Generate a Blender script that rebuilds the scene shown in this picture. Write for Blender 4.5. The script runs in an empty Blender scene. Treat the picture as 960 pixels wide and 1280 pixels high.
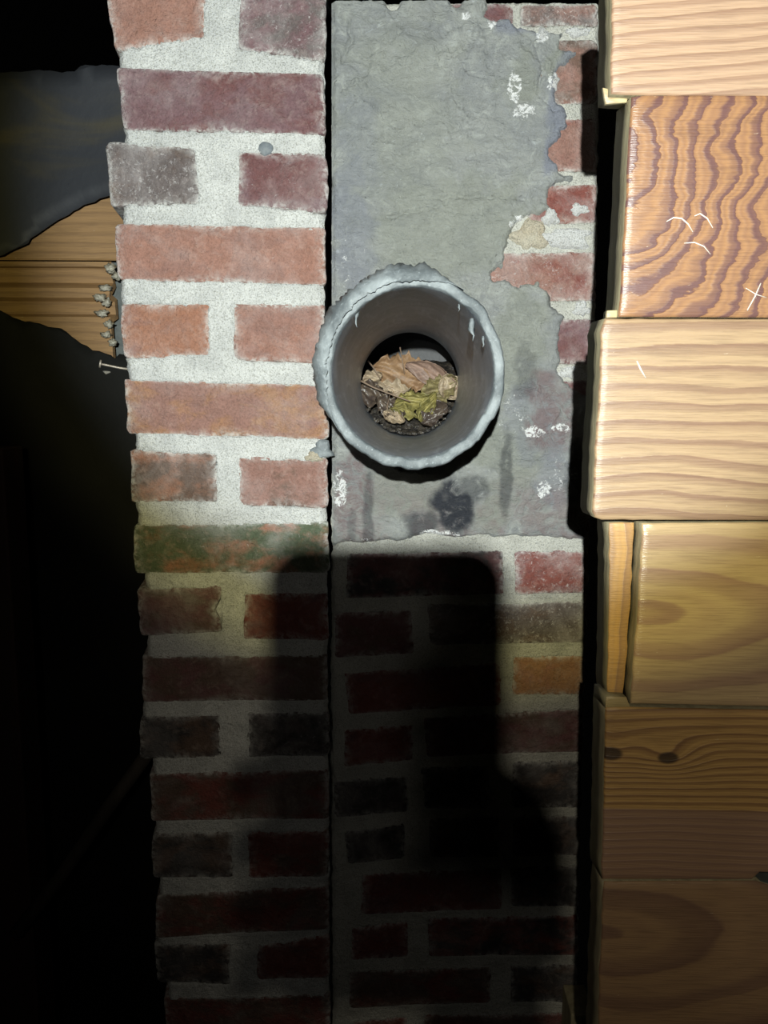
import bpy, bmesh, math, random
import numpy as np
from mathutils import Vector, Matrix

random.seed(7)
rng = np.random.RandomState(11)
scene = bpy.context.scene
COL = scene.collection

# ------------------------------------------------------------------ camera
F = 961.0
YAW, PITCH, ROLL = math.radians(1.43), math.radians(-8.3), math.radians(0.5)
CAM = Vector((0.0, -0.90, 1.50))
R = (Matrix.Rotation(YAW, 3, 'Z') @ Matrix.Rotation(math.pi/2 + PITCH, 3, 'X') @ Matrix.Rotation(ROLL, 3, 'Z'))
cd = bpy.data.cameras.new('camera')
cam = bpy.data.objects.new('camera', cd)
COL.objects.link(cam)
cam.matrix_world = Matrix.Translation(CAM) @ R.to_4x4()
cd.sensor_fit = 'VERTICAL'
cd.sensor_height = 36.0
cd.lens = 36.0 * F / 1280.0
cd.clip_start = 0.005
cd.clip_end = 50
scene.camera = cam

def at(px, py, Y):
    """world point seen at photo pixel (px,py) that lies on the plane y=Y"""
    d = R @ Vector(((px-480.0)/F, -(py-640.0)/F, -1.0))
    t = (Y - CAM.y)/d.y
    return CAM + d*t

def camspace(x, y, fwd):
    return CAM + R @ Vector((x, y, -fwd))

# ------------------------------------------------------------------ world, view, lights
w = bpy.data.worlds.new('world'); scene.world = w
w.use_nodes = True
w.node_tree.nodes['Background'].inputs[0].default_value = (0.5, 0.5, 0.45, 1)
w.node_tree.nodes['Background'].inputs[1].default_value = 0.0010
vs = scene.view_settings
vs.view_transform = 'Standard'; vs.look = 'None'; vs.exposure = 0.0; vs.gamma = 1.0
vs.use_curve_mapping = False

LAMP = (-0.030, 0.070, -0.35)          # flashlight bulb, metres from the lens (right, up, forward)

def spot(name, power, color, half_deg, blend, aim_px, pos=LAMP, size=0.005):
    l = bpy.data.lights.new(name, 'SPOT')
    l.energy = power; l.color = color
    l.spot_size = math.radians(half_deg*2); l.spot_blend = blend
    l.shadow_soft_size = size
    o = bpy.data.objects.new(name, l); COL.objects.link(o)
    p = camspace(*pos)
    o.location = p
    t = at(aim_px[0], aim_px[1], 0.0)
    o.rotation_euler = (t - p).to_track_quat('-Z', 'Y').to_euler()
    return o

spot('flashlight_core', 88, (0.83, 0.92, 1.0), 25.0, 0.35, (575, 200), size=0.0065)
spot('flashlight_fringe', 21, (1.0, 0.90, 0.34), 29.0, 0.26, (575, 205), size=0.0065)
spot('flashlight_spill', 11.0, (1.0, 0.90, 0.70), 42, 0.95, (930, 640), size=0.0065)
# added weak fill light left of the flashlight, placed for a second shadow edge
dl = bpy.data.lights.new('fill_lamp', 'POINT'); dl.energy = 1.7; dl.color = (1.0, 0.95, 0.85); dl.shadow_soft_size = 0.012
do = bpy.data.objects.new('fill_lamp', dl); COL.objects.link(do); do.location = camspace(-0.105, 0.02, -0.35)

# ------------------------------------------------------------------ helpers
def tag(o, label=None, cat=None, group=None, kind=None):
    if label: o['label'] = label
    if cat: o['category'] = cat
    if group: o['group'] = group
    if kind: o['kind'] = kind
    return o

def empty(name, loc, label=None, cat=None, group=None, kind=None):
    o = bpy.data.objects.new(name, None); COL.objects.link(o)
    o.location = loc; o.empty_display_size = 0.05
    return tag(o, label, cat, group, kind)

PLOC = {}
def add_mesh(name, verts, faces, mat, parent=None, origin=None, smooth=True, attrs=None, mats=None, fmat=None):
    """verts in world space; origin = where the object's own origin sits"""
    V = np.asarray(verts, dtype=float)
    org = Vector(origin) if origin is not None else Vector(V.mean(axis=0))
    V = V - np.array(org)
    me = bpy.data.meshes.new(name)
    me.from_pydata(V.tolist(), [], faces if isinstance(faces, list) else faces.tolist())
    for m in (mats or [mat]): me.materials.append(m)
    if smooth: me.polygons.foreach_set('use_smooth', [True]*len(me.polygons))
    if fmat is not None: me.polygons.foreach_set('material_index', fmat)
    if attrs:
        for k, a in attrs.items():
            at_ = me.attributes.new(k, 'FLOAT', 'POINT')
            at_.data.foreach_set('value', np.asarray(a, dtype=np.float32))
    me.update()
    o = bpy.data.objects.new(name, me); COL.objects.link(o)
    if parent is not None:
        o.parent = parent
        o.location = org - parent_world(parent)
    else:
        o.location = org
    PLOC[o.name] = org
    return o

def parent_world(p):
    return PLOC.get(p.name, Vector(p.location))

# numpy value noise -------------------------------------------------
PERM = rng.rand(64, 64, 8)
def vnoise(x, y, k=0):
    xi = np.floor(x).astype(int); yi = np.floor(y).astype(int)
    fx = x-xi; fy = y-yi
    fx = fx*fx*(3-2*fx); fy = fy*fy*(3-2*fy)
    P = PERM[:, :, k % 8]
    a = P[xi % 64, yi % 64]; b = P[(xi+1) % 64, yi % 64]
    c = P[xi % 64, (yi+1) % 64]; d = P[(xi+1) % 64, (yi+1) % 64]
    return (a*(1-fx)+b*fx)*(1-fy)+(c*(1-fx)+d*fx)*fy
def fbm(x, y, s, k=0, o=4):
    t = 0; a = 0.5; n = 0
    for i in range(o):
        t = t + a*vnoise(x*s+i*17.3, y*s+i*9.1, k+i); n += a
        a *= 0.5; s *= 2.1
    return t/n
def sstep(a, b, x):
    t = np.clip((x-a)/(b-a), 0, 1); return t*t*(3-2*t)

def poly_sdf(X, Z, poly):
    """signed distance to a polygon, positive inside"""
    d = np.full(X.shape, 1e9); inside = np.zeros(X.shape, bool)
    n = len(poly)
    for i in range(n):
        ax, az = poly[i]; bx, bz = poly[(i+1) % n]
        ex, ez = bx-ax, bz-az
        L = ex*ex+ez*ez+1e-12
        t = np.clip(((X-ax)*ex+(Z-az)*ez)/L, 0, 1)
        d = np.minimum(d, np.hypot(X-ax-t*ex, Z-az-t*ez))
        c = ((az > Z) != (bz > Z)) & (X < (bx-ax)*(Z-az)/((bz-az) if abs(bz-az) > 1e-12 else 1e-12)+ax)
        inside ^= c
    return np.where(inside, d, -d)

# ------------------------------------------------------------------ materials
class NT:
    def __init__(s, name):
        s.m = bpy.data.materials.new(name); s.m.use_nodes = True
        s.t = s.m.node_tree; s.n = s.t.nodes; s.l = s.t.links
        s.b = s.n['Principled BSDF']
    def new(s, ty, **kw):
        n = s.n.new(ty)
        for k, v in kw.items(): setattr(n, k, v)
        return n
    def put(s, sock, v):
        if isinstance(v, (int, float)): sock.default_value = v
        elif isinstance(v, (tuple, list)):
            sock.default_value = tuple(v) + ((1,) if len(v) == 3 and sock.type == 'RGBA' else ())
        else: s.l.new(v, sock)
    def math(s, op, a, b=0.0, c=0.0, clamp=False):
        n = s.new('ShaderNodeMath', operation=op, use_clamp=clamp)
        s.put(n.inputs[0], a); s.put(n.inputs[1], b)
        if op in ('MULTIPLY_ADD', 'COMPARE', 'SMOOTH_MIN'): s.put(n.inputs[2], c)
        return n.outputs[0]
    def mix(s, f, a, b, blend='MIX'):
        n = s.new('ShaderNodeMix', data_type='RGBA', blend_type=blend)
        s.put(n.inputs[0], f); s.put(n.inputs[6], a); s.put(n.inputs[7], b)
        return n.outputs[2]
    def noise(s, vec, scale, detail=4, rough=0.55, dist=0.0, w=None):
        n = s.new('ShaderNodeTexNoise', noise_dimensions='4D' if w is not None else '3D')
        if vec is not None: s.l.new(vec, n.inputs['Vector'])
        if w is not None: s.put(n.inputs['W'], w)
        n.inputs['Scale'].default_value = scale; n.inputs['Detail'].default_value = detail
        n.inputs['Roughness'].default_value = rough; n.inputs['Distortion'].default_value = dist
        return n.outputs[0]
    def ramp(s, v, a, b):
        n = s.new('ShaderNodeMapRange', interpolation_type='SMOOTHSTEP')
        s.put(n.inputs[0], v); n.inputs[1].default_value = a; n.inputs[2].default_value = b
        return n.outputs[0]
    def attr(s, name, ty='GEOMETRY'):
        n = s.new('ShaderNodeAttribute', attribute_name=name, attribute_type=ty); return n
    def mapping(s, vec, scale):
        n = s.new('ShaderNodeMapping'); s.l.new(vec, n.inputs[0]); n.inputs['Scale'].default_value = scale
        return n.outputs[0]
    def obj(s):
        return s.new('ShaderNodeTexCoord').outputs['Object']
    def bump(s, h, strength, dist, prev=None):
        n = s.new('ShaderNodeBump'); s.put(n.inputs['Height'], h)
        n.inputs['Strength'].default_value = strength; n.inputs['Distance'].default_value = dist
        if prev: s.l.new(prev, n.inputs['Normal'])
        return n.outputs[0]
    def out(s, col=None, rough=None, normal=None, spec=None, metal=None):
        if col is not None: s.put(s.b.inputs['Base Color'], col)
        if rough is not None: s.put(s.b.inputs['Roughness'], rough)
        if normal is not None: s.l.new(normal, s.b.inputs['Normal'])
        if spec is not None: s.put(s.b.inputs['Specular IOR Level'], spec)
        if metal is not None: s.put(s.b.inputs['Metallic'], metal)
        return s.m

def lin(c):
    return tuple(((v/255.0)/12.92 if v/255.0 <= 0.04045 else ((v/255.0+0.055)/1.055)**2.4) for v in c)

def mat_brick():
    s = NT('fired_brick')
    P = s.obj(); rnd = s.math('MULTIPLY', s.new('ShaderNodeObjectInfo').outputs['Random'], 50.0)
    c1 = s.attr('tone', 'OBJECT').outputs['Color']; c2 = s.attr('patch', 'OBJECT').outputs['Color']
    sp = s.attr('salt', 'OBJECT').outputs['Fac']; pa = s.attr('patchiness', 'OBJECT').outputs['Fac']
    big = s.noise(s.mapping(P, (1.0, 1.0, 1.6)), 22, 5, 0.6, 0.4, rnd)
    th = s.math('SUBTRACT', 1.0, pa)
    f = s.ramp(s.math('SUBTRACT', big, s.math('MULTIPLY_ADD', th, 0.5, -0.25)), 0.42, 0.62)
    col = s.mix(f, c1, c2)
    fine = s.noise(P, 420, 3, 0.7, 0, rnd)
    col = s.mix(s.math('MULTIPLY', s.ramp(fine, 0.35, 0.75), 0.35), col, (0.02, 0.012, 0.01))
    mid = s.noise(P, 90, 5, 0.65, 0.6, rnd)
    col = s.mix(s.math('MULTIPLY', s.ramp(mid, 0.5, 0.72), 0.30), col, s.mix(0.5, c1, (0.6, 0.5, 0.45)))
    # pale salt flecks and veins
    fl = s.noise(P, 170, 6, 0.8, 1.2, rnd)
    flm = s.math('MULTIPLY', s.ramp(s.math('MULTIPLY_ADD', sp, 0.13, fl), 0.64, 0.78), 0.60)
    col = s.mix(flm, col, (0.62, 0.60, 0.60))
    hz = s.noise(P, 14, 5, 0.65, 0.8, rnd)
    col = s.mix(s.math('MULTIPLY', s.ramp(hz, 0.42, 0.70), s.math('MULTIPLY_ADD', sp, 0.35, 0.12)), col, (0.50, 0.47, 0.47))
    # mortar dust towards the arrises
    e = s.attr('edge').outputs['Fac']
    en = s.math('MULTIPLY', e, s.ramp(s.noise(P, 130, 5, 0.7, 0.5, rnd), 0.38, 0.62))
    col = s.mix(s.math('MULTIPLY', en, 0.75), col, (0.62, 0.62, 0.60))
    h = s.math('ADD', s.math('MULTIPLY', mid, 0.6), s.math('MULTIPLY', fine, 0.4))
    n = s.bump(h, 1.0, 0.0042)
    n = s.bump(s.noise(P, 45, 6, 0.7, 0.8, rnd), 0.8, 0.007, n)
    return s.out(col, 0.78, n, 0.35)

def mat_mortar(name, c1, c2, stainy=0.0):
    s = NT(name)
    P = s.obj()
    a = s.noise(P, 30, 5, 0.6, 0.3); g = s.noise(P, 650, 3, 0.7); g2 = s.noise(P, 240, 4, 0.75)
    col = s.mix(s.ramp(a, 0.35, 0.7), c1, c2)
    col = s.mix(s.math('MULTIPLY', s.ramp(g, 0.48, 0.66), 0.62), col, (0.20, 0.20, 0.17))
    col = s.mix(s.math('MULTIPLY', s.ramp(g2, 0.56, 0.7), 0.25), col, (0.9, 0.9, 0.88))
    h = s.math('ADD', s.math('MULTIPLY', g, 0.5), s.math('MULTIPLY', g2, 0.8))
    n = s.bump(h, 1.0, 0.0050)
    return s.out(col, 0.9, n, 0.25)

def mat_render():
    """grey cement coat: colour attributes on the mesh mark its own stains"""
    s = NT('cement_render')
    P = s.obj()
    a = s.noise(s.mapping(P, (1, 1, 1.5)), 11, 6, 0.6, 1.2)
    b = s.noise(P, 48, 6, 0.65, 1.8); g = s.noise(P, 420, 3, 0.7)
    col = s.mix(s.ramp(a, 0.35, 0.68), (0.305, 0.318, 0.305), (0.235, 0.248, 0.255))
    col = s.mix(s.math('MULTIPLY', s.ramp(b, 0.5, 0.68), 0.55), col, (0.40, 0.42, 0.40))
    sc = s.noise(s.mapping(P, (1.0, 1, 2.4)), 70, 7, 0.75, 2.2)
    col = s.mix(s.math('MULTIPLY', s.ramp(sc, 0.56, 0.68), 0.45), col, (0.46, 0.50, 0.53))
    col = s.mix(s.math('MULTIPLY', s.ramp(sc, 0.42, 0.32), 0.55), col, (0.12, 0.125, 0.12))
    col = s.mix(s.math('MULTIPLY', s.ramp(b, 0.48, 0.28), 0.35), col, (0.145, 0.152, 0.142))
    gr = s.attr('olive').outputs['Fac']
    col = s.mix(s.math('MULTIPLY', gr, 0.45), col, (0.215, 0.23, 0.185))
    bl = s.attr('bluish').outputs['Fac']
    col = s.mix(s.math('MULTIPLY', bl, 0.75), col, (0.185, 0.200, 0.255))
    rd = s.attr('ruddy').outputs['Fac']
    col = s.mix(s.math('MULTIPLY', rd, s.ramp(b, 0.3, 0.6)), col, (0.17, 0.12, 0.125))
    st = s.attr('soot').outputs['Fac']
    col = s.mix(s.math('MULTIPLY', st, s.ramp(s.noise(P, 60, 5, 0.7, 0.6), 0.22, 0.5)), col, (0.024, 0.027, 0.036))
    ef = s.attr('lime').outputs['Fac']
    lm = s.ramp(s.math('MULTIPLY_ADD', ef, 0.30, s.noise(P, 130, 6, 0.8, 1.0)), 0.76, 0.83)
    col = s.mix(lm, col, (0.72, 0.73, 0.74))
    pit = s.noise(P, 160, 2, 0.4)
    col = s.mix(s.math('MULTIPLY', s.ramp(pit, 0.74, 0.80), 0.6), col, (0.05, 0.05, 0.05))
    h = s.math('ADD', s.math('ADD', s.math('MULTIPLY', b, 1.0), s.math('MULTIPLY', g, 0.18)), s.math('MULTIPLY', sc, 0.5))
    n = s.bump(h, 0.75, 0.007)
    n = s.bump(s.math('MULTIPLY', g, 1.0), 0.35, 0.002, n)
    wet = s.attr('wet').outputs['Fac']
    r = s.math('SUBTRACT', 0.62, s.math('MULTIPLY', wet, 0.28))
    return s.out(col, r, n, 0.5)

def mat_pipe(name, c1, c2, rough, streak=False):
    s = NT(name)
    P = s.obj()
    a = s.noise(P, 28, 5, 0.6, 0.5); g = s.noise(P, 330, 4, 0.7)
    v = s.noise(s.mapping(P, (1, 0.12, 1)), 130, 4, 0.6)
    col = s.mix(s.ramp(a, 0.35, 0.68), c1, c2)
    col = s.mix(s.math('MULTIPLY', s.ramp(g, 0.55, 0.75), 0.4), col, tuple(min(1, 2.0*x+0.03) for x in c2))
    if streak:
        col = s.mix(s.math('MULTIPLY', s.ramp(v, 0.52, 0.72), 0.35), col, (0.6, 0.64, 0.70))
    n = s.bump(s.math('ADD', g, s.math('MULTIPLY', v if streak else a, 0.6)), 0.45, 0.002)
    return s.out(col, rough, n, 0.5)

def mat_wood(name, light, dark, centre, squash, freq, amp, fine_f=900, knots=(), streaks=None, gloss=0.42, contrast=1.0, wig=6.0):
    """rings of grain around a pith at `centre` (local x,z), squashed by `squash`"""
    s = NT(name)
    P = s.obj()
    sep = s.new('ShaderNodeSeparateXYZ'); s.l.new(P, sep.inputs[0])
    x, z = sep.outputs[0], sep.outputs[2]
    dx = s.math('MULTIPLY', s.math('SUBTRACT', x, centre[0]), 1.0/squash[0])
    dz = s.math('MULTIPLY', s.math('SUBTRACT', z, centre[1]), 1.0/squash[1])
    r = s.math('SQRT', s.math('ADD', s.math('MULTIPLY', dx, dx), s.math('MULTIPLY', dz, dz)))
    n1 = s.noise(s.mapping(P, (0.7, 1, 1.3)), wig, 2, 0.5, 0.4)
    n2 = s.noise(s.mapping(P, (0.5, 1, 1.6)), wig*7, 4, 0.6, 0.3)
    r = s.math('ADD', r, s.math('MULTIPLY', n1, amp))
    r = s.math('ADD', r, s.math('MULTIPLY', n2, amp*0.16))
    kmask = None
    for (kx, kz, kr, ka) in knots:
        ddx = s.math('MULTIPLY', s.math('SUBTRACT', x, kx), 0.6/kr); ddz = s.math('MULTIPLY', s.math('SUBTRACT', z, kz), 1.0/kr)
        d2 = s.math('ADD', s.math('MULTIPLY', ddx, ddx), s.math('MULTIPLY', ddz, ddz))
        g = s.math('POWER', 2.718, s.math('MULTIPLY', d2, -0.45))
        r = s.math('ADD', r, s.math('MULTIPLY', g, ka))
        km = s.ramp(d2, 0.34, 0.12)
        kmask = km if kmask is None else s.math('MAXIMUM', kmask, km)
    ph = s.math('FRACT', s.math('MULTIPLY', r, freq))
    band = s.math('MULTIPLY', s.ramp(ph, 0.35, 0.86), s.ramp(ph, 1.0, 0.92))
    ph2 = s.math('SINE', s.math('MULTIPLY', r, freq*2.7*6.283))
    band2 = s.math('MULTIPLY', s.math('MULTIPLY_ADD', ph2, 0.5, 0.5), 0.22)
    tot = s.math('MULTIPLY', s.math('ADD', s.math('MULTIPLY', band, 0.8), band2), contrast, clamp=True)
    col = s.mix(tot, light, dark)
    fib = s.noise(s.mapping(P, (0.04, 1, 1)), fine_f, 3, 0.6)
    col = s.mix(s.math('MULTIPLY', s.ramp(fib, 0.42, 0.7), 0.28), col, tuple(v*0.45 for v in dark))
    tone = s.noise(s.mapping(P, (0.5, 1, 1.2)), 14, 4, 0.6, 0.5)
    col = s.mix(s.math('MULTIPLY', s.ramp(tone, 0.5, 0.75), 0.35), col, tuple(v*0.55 for v in light))
    fleck = s.noise(s.mapping(P, (0.5, 1, 1.0)), 190, 3, 0.75, 0.6)
    col = s.mix(s.math('MULTIPLY', s.ramp(fleck, 0.71, 0.76), 0.45), col, (0.75, 0.66, 0.50))
    if streaks:
        for (z0, z1, c, f) in streaks:      # a board-wide band of different heartwood
            m = s.math('MULTIPLY', s.ramp(z, z0-0.002, z0+0.002), s.ramp(z, z1+0.002, z1-0.002))
            col = s.mix(s.math('MULTIPLY', m, f), col, c)
    if kmask is not None:
        col = s.mix(s.math('MULTIPLY', kmask, 0.9), col, (0.035, 0.022, 0.015))
    n = s.bump(s.math('ADD', s.math('MULTIPLY', tot, 0.35), s.math('MULTIPLY', fib, 0.6)), 0.5, 0.0012)
    return s.out(col, gloss, n, 0.5)

def mat_simple(name, c1, c2, scale, rough, bump=0.3, dist=0.002, mapping=(1, 1, 1), spec=0.4, metal=0.0):
    s = NT(name); P = s.mapping(s.obj(), mapping)
    a = s.noise(P, scale, 5, 0.6, 0.4); g = s.noise(P, scale*9, 3, 0.7)
    col = s.mix(s.ramp(a, 0.35, 0.68), c1, c2)
    n = s.bump(s.math('ADD', a, s.math('MULTIPLY', g, 0.4)), bump, dist)
    return s.out(col, rough, n, spec, metal)

BRICK = mat_brick()
MORTAR = mat_mortar('pale_lime_mortar', (0.74, 0.75, 0.73), (0.60, 0.61, 0.60))
MORTAR2 = mat_mortar('grey_mortar', (0.62, 0.62, 0.57), (0.50, 0.50, 0.46))
RENDER = mat_render()
RIM = mat_pipe('pipe_rim_cement', (0.105, 0.122, 0.132), (0.25, 0.28, 0.295), 0.6)
BORE = mat_pipe('pipe_bore', (0.17, 0.20, 0.245), (0.27, 0.305, 0.36), 0.30, True)
FELT = mat_simple('tarred_felt', (0.030, 0.031, 0.034), (0.045, 0.046, 0.048), 8, 0.62, 0.35, 0.003)

# ------------------------------------------------------------------ bricks
def px_poly(c, Y):
    """c = (xl, xr, ytl, ytr, ybl, ybr[, xbl, xbr]) in photo pixels -> four wall points (x,z)"""
    xl, xr, a, b, cc, d = c[:6]
    xbl, xbr = (c[6], c[7]) if len(c) > 6 else (xl, xr)
    pts = [at(xl, a, Y), at(xr, b, Y), at(xbr, d, Y), at(xbl, cc, Y)]
    return [(p.x, p.z) for p in pts]

def make_brick(poly, Y, parent, tone, patch, salt=0.2, patchy=0.5, rough=1.0, seed=0, round_=0.0055, notch=None, depth=0.09, proud=0.0):
    r = random.Random(seed)
    # rounded quad outline sampled evenly
    P = [Vector(p) for p in poly]
    out = []
    n = len(P)
    for i in range(n):
        a, b, c = P[i-1], P[i], P[(i+1) % n]
        d1 = (a-b).normalized(); d2 = (c-b).normalized()
        rr = round_*r.uniform(0.6, 1.5)
        p0 = b+d1*rr; p1 = b+d2*rr
        for t in (0, .33, .67, 1):
            out.append(p0*(1-t)**2 + b*2*t*(1-t) + p1*t*t)
        L = ((c+(b-c).normalized()*round_) - p1).length
        k = max(2, int(L/0.007))
        q = c+(b-c).normalized()*round_
        for j in range(1, k):
            out.append(p1.lerp(q, j/k))
    cen = sum(P, Vector((0, 0)))/n
    N = len(out)
    ph = [r.uniform(0, 6.28) for _ in range(6)]
    pts = []
    for i, p in enumerate(out):
        d = (p-cen).normalized()
        a = math.atan2(p.y-cen.y, (p.x-cen.x)*0.4)
        wv = (math.sin(3*a+ph[0])*0.5+math.sin(7*a+ph[1])*0.4+math.sin(13*a+ph[2])*0.35+r.uniform(-.5, .5)*0.8)*0.0009*rough
        q = p+d*wv
        if notch:
            nx, nz, nr, na = notch
            dd = (q-Vector((nx, nz))).length
            q = q-d*na*math.exp(-(dd/nr)**2)
        pts.append(q)
    rings = [(0.0, depth, 1), (0.0, 0.0028, 1), (0.0008, 0.0010, 1), (0.0024, 0.0001, 0.75), (0.0065, -0.0003, 0.25), (0.014, -0.0002, 0.0)]
    V = []; E = []
    for ins, yy, e in rings:
        for q in pts:
            d = cen-q
            k = min(ins/max(d.length, 1e-6), 0.9)
            # inset measured along both axes, so corners stay in place
            v = q + d*k
            if yy > 0.05 and Y < 0: v = Vector((v.x-0.016, v.y))
            j = 0 if yy > 0.05 else r.uniform(-1, 1)*0.00035*rough
            V.append((v.x, Y+yy+j-proud, v.y)); E.append(e)
    V.append((cen.x, Y-0.0003-proud, cen.y)); E.append(0)
    Fc = []
    for k in range(len(rings)-1):
        for i in range(N):
            j = (i+1) % N
            Fc.append((k*N+i, k*N+j, (k+1)*N+j, (k+1)*N+i))
    b0 = (len(rings)-1)*N
    for i in range(N): Fc.append((b0+i, b0+(i+1) % N, len(V)-1))
    o = add_mesh('brick', V, Fc, BRICK, parent, attrs={'edge': E})
    o['tone'] = tone; o['patch'] = patch; o['salt'] = float(salt); o['patchiness'] = float(patchy)
    return o

# colours of the brick faces (linear)
ORANGE = (0.32, 0.15, 0.095); SALMON = (0.32, 0.165, 0.125); ROSE = (0.275, 0.15, 0.122)
MAROON = (0.155, 0.068, 0.068); PLUM = (0.175, 0.100, 0.110); GREY = (0.130, 0.108, 0.105)
DARK = (0.045, 0.042, 0.043); RED = (0.20, 0.060, 0.048); GREEN = (0.09, 0.115, 0.07); BROWN = (0.13, 0.085, 0.065)
OCHRE = (0.33, 0.17, 0.085)

YL = -0.030      # face of the left pier
YR = 0.0         # face of the chimney
LEFT = [
 ((130, 257, -22, -20, 64, 47, 143, 256), SALMON, ROSE, 0.1, 0.3),
 ((300, 408, -15, -10, 60, 78, 296, 407), PLUM, GREY, 0.75, 0.5),
 ((144, 405, 84, 92, 163, 168, 155, 407), PLUM, MAROON, 0.25, 0.45),
 ((131, 244, 176, 183, 258, 255, 137, 251), GREY, BROWN, 0.85, 0.4),
 ((298, 409, 190, 191, 256, 267, 297, 410), MAROON, PLUM, 0.45, 0.5),
 ((141, 406, 279, 284, 350, 357, 146, 407), SALMON, ROSE, 0.25, 0.5),
 ((149, 262, 379, 379, 449, 445, 153, 262), ORANGE, ROSE, 0.1, 0.35),
 ((291, 406, 379, 380, 450, 456, 292, 406), ROSE, SALMON, 0.35, 0.5),
 ((154, 408, 474, 480, 542, 550, 158, 412), OCHRE, ROSE, 0.15, 0.62),
 ((162, 270, 562, 567, 628, 628, 164, 273), ORANGE, BROWN, 0.25, 0.6),
 ((297, 409, 570, 573, 632, 636, 298, 410), ROSE, BROWN, 0.3, 0.4),
 ((165, 410, 655, 652, 717, 717, 167, 411), ORANGE, GREEN, 0.45, 0.62),
 ((171, 278, 735, 731, 796, 790, 174, 278), MAROON, BROWN, 0.35, 0.5),
 ((305, 410, 741, 741, 799, 801, 304, 410), RED, MAROON, 0.15, 0.4),
 ((177, 410, 820, 818, 878, 876, 178, 410), BROWN, MAROON, 0.1, 0.45),
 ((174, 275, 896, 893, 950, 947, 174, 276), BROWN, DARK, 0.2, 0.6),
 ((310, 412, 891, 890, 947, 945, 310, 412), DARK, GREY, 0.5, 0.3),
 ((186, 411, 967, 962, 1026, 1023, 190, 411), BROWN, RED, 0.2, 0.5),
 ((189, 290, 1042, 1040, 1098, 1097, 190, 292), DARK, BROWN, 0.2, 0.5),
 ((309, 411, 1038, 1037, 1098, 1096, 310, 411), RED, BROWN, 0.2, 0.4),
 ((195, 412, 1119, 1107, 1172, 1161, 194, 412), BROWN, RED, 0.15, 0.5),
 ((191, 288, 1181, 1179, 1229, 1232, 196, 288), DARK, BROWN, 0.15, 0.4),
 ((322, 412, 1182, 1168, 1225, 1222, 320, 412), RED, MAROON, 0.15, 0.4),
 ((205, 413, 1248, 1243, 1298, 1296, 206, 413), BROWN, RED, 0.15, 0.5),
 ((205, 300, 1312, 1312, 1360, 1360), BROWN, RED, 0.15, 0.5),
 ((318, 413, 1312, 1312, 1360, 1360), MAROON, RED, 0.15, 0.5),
]
CHIM = [
 ((432, 630, 692, 688, 749, 743, 432, 631), MAROON, DARK, 0.1, 0.5),
 ((643, 733, 689, 688, 743, 742, 644, 733), RED, PLUM, 0.75, 0.35),
 ((418, 515, 766, 762, 823, 818, 418, 519), MAROON, BROWN, 0.1, 0.4),
 ((534, 733, 755, 752, 807, 803, 537, 733), GREY, BROWN, 0.9, 0.4),
 ((429, 626, 842, 828, 893, 882, 436, 627), RED, MAROON, 0.1, 0.4),
 ((641, 731, 820, 819, 869, 869, 640, 731), OCHRE, ORANGE, 0.25, 0.4),
 ((430, 516, 912, 905, 959, 951, 429, 517), RED, MAROON, 0.1, 0.4),
 ((528, 729, 897, 886, 947, 940, 533, 729), MAROON, BROWN, 0.25, 0.5),
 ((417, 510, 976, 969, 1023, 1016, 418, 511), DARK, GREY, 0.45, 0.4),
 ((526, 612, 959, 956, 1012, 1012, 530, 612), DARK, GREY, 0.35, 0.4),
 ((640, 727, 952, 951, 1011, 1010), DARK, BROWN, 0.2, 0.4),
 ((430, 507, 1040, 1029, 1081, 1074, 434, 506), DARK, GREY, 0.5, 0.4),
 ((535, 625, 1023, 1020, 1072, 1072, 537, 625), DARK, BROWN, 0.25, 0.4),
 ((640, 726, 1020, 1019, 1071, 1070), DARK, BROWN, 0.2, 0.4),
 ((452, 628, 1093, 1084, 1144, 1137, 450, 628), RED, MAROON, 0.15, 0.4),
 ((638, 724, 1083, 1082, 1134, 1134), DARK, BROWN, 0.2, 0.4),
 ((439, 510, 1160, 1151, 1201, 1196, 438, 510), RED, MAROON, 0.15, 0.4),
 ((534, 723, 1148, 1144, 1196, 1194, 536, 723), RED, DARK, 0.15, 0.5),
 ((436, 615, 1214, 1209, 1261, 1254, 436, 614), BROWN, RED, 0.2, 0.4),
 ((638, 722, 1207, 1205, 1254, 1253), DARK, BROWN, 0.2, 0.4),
 ((440, 510, 1277, 1270, 1320, 1316), RED, MAROON, 0.2, 0.4),
 ((530, 720, 1269, 1266, 1316, 1314), BROWN, RED, 0.2, 0.4),
 # courses that show through where the cement has come off the right side
 ((560, 642, 4, 4, 33, 33), MAROON, PLUM, 0.45, 0.4),
 ((650, 748, 4, 4, 32, 32), ROSE, GREY, 0.9, 0.5),
 ((655, 747, 50, 50, 131, 130), BROWN, ROSE, 0.35, 0.5),
 ((590, 746, 148, 148, 214, 214), ROSE, RED, 0.3, 0.4),
 ((660, 746, 230, 230, 280, 279), RED, ROSE, 0.6, 0.4),
 ((600, 745, 316, 315, 377, 376), ROSE, RED, 0.75, 0.45),
 ((655, 744, 398, 398, 456, 455), MAROON, PLUM, 0.25, 0.5),
 ((600, 742, 476, 475, 532, 531), MAROON, PLUM, 0.3, 0.5),
 ((650, 740, 547, 547, 604, 603), GREY, PLUM, 0.3, 0.5),
 ((600, 736, 618, 618, 667, 667), PLUM, MAROON, 0.3, 0.5),
]

PC = at(516, 467, -0.20)                           # centre of the pipe mouth
RIN = (at(618, 466, -0.20) - at(416, 466, -0.20)).length/2
ROUT = (at(632, 466, -0.20) - at(401, 466, -0.20)).length/2

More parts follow.
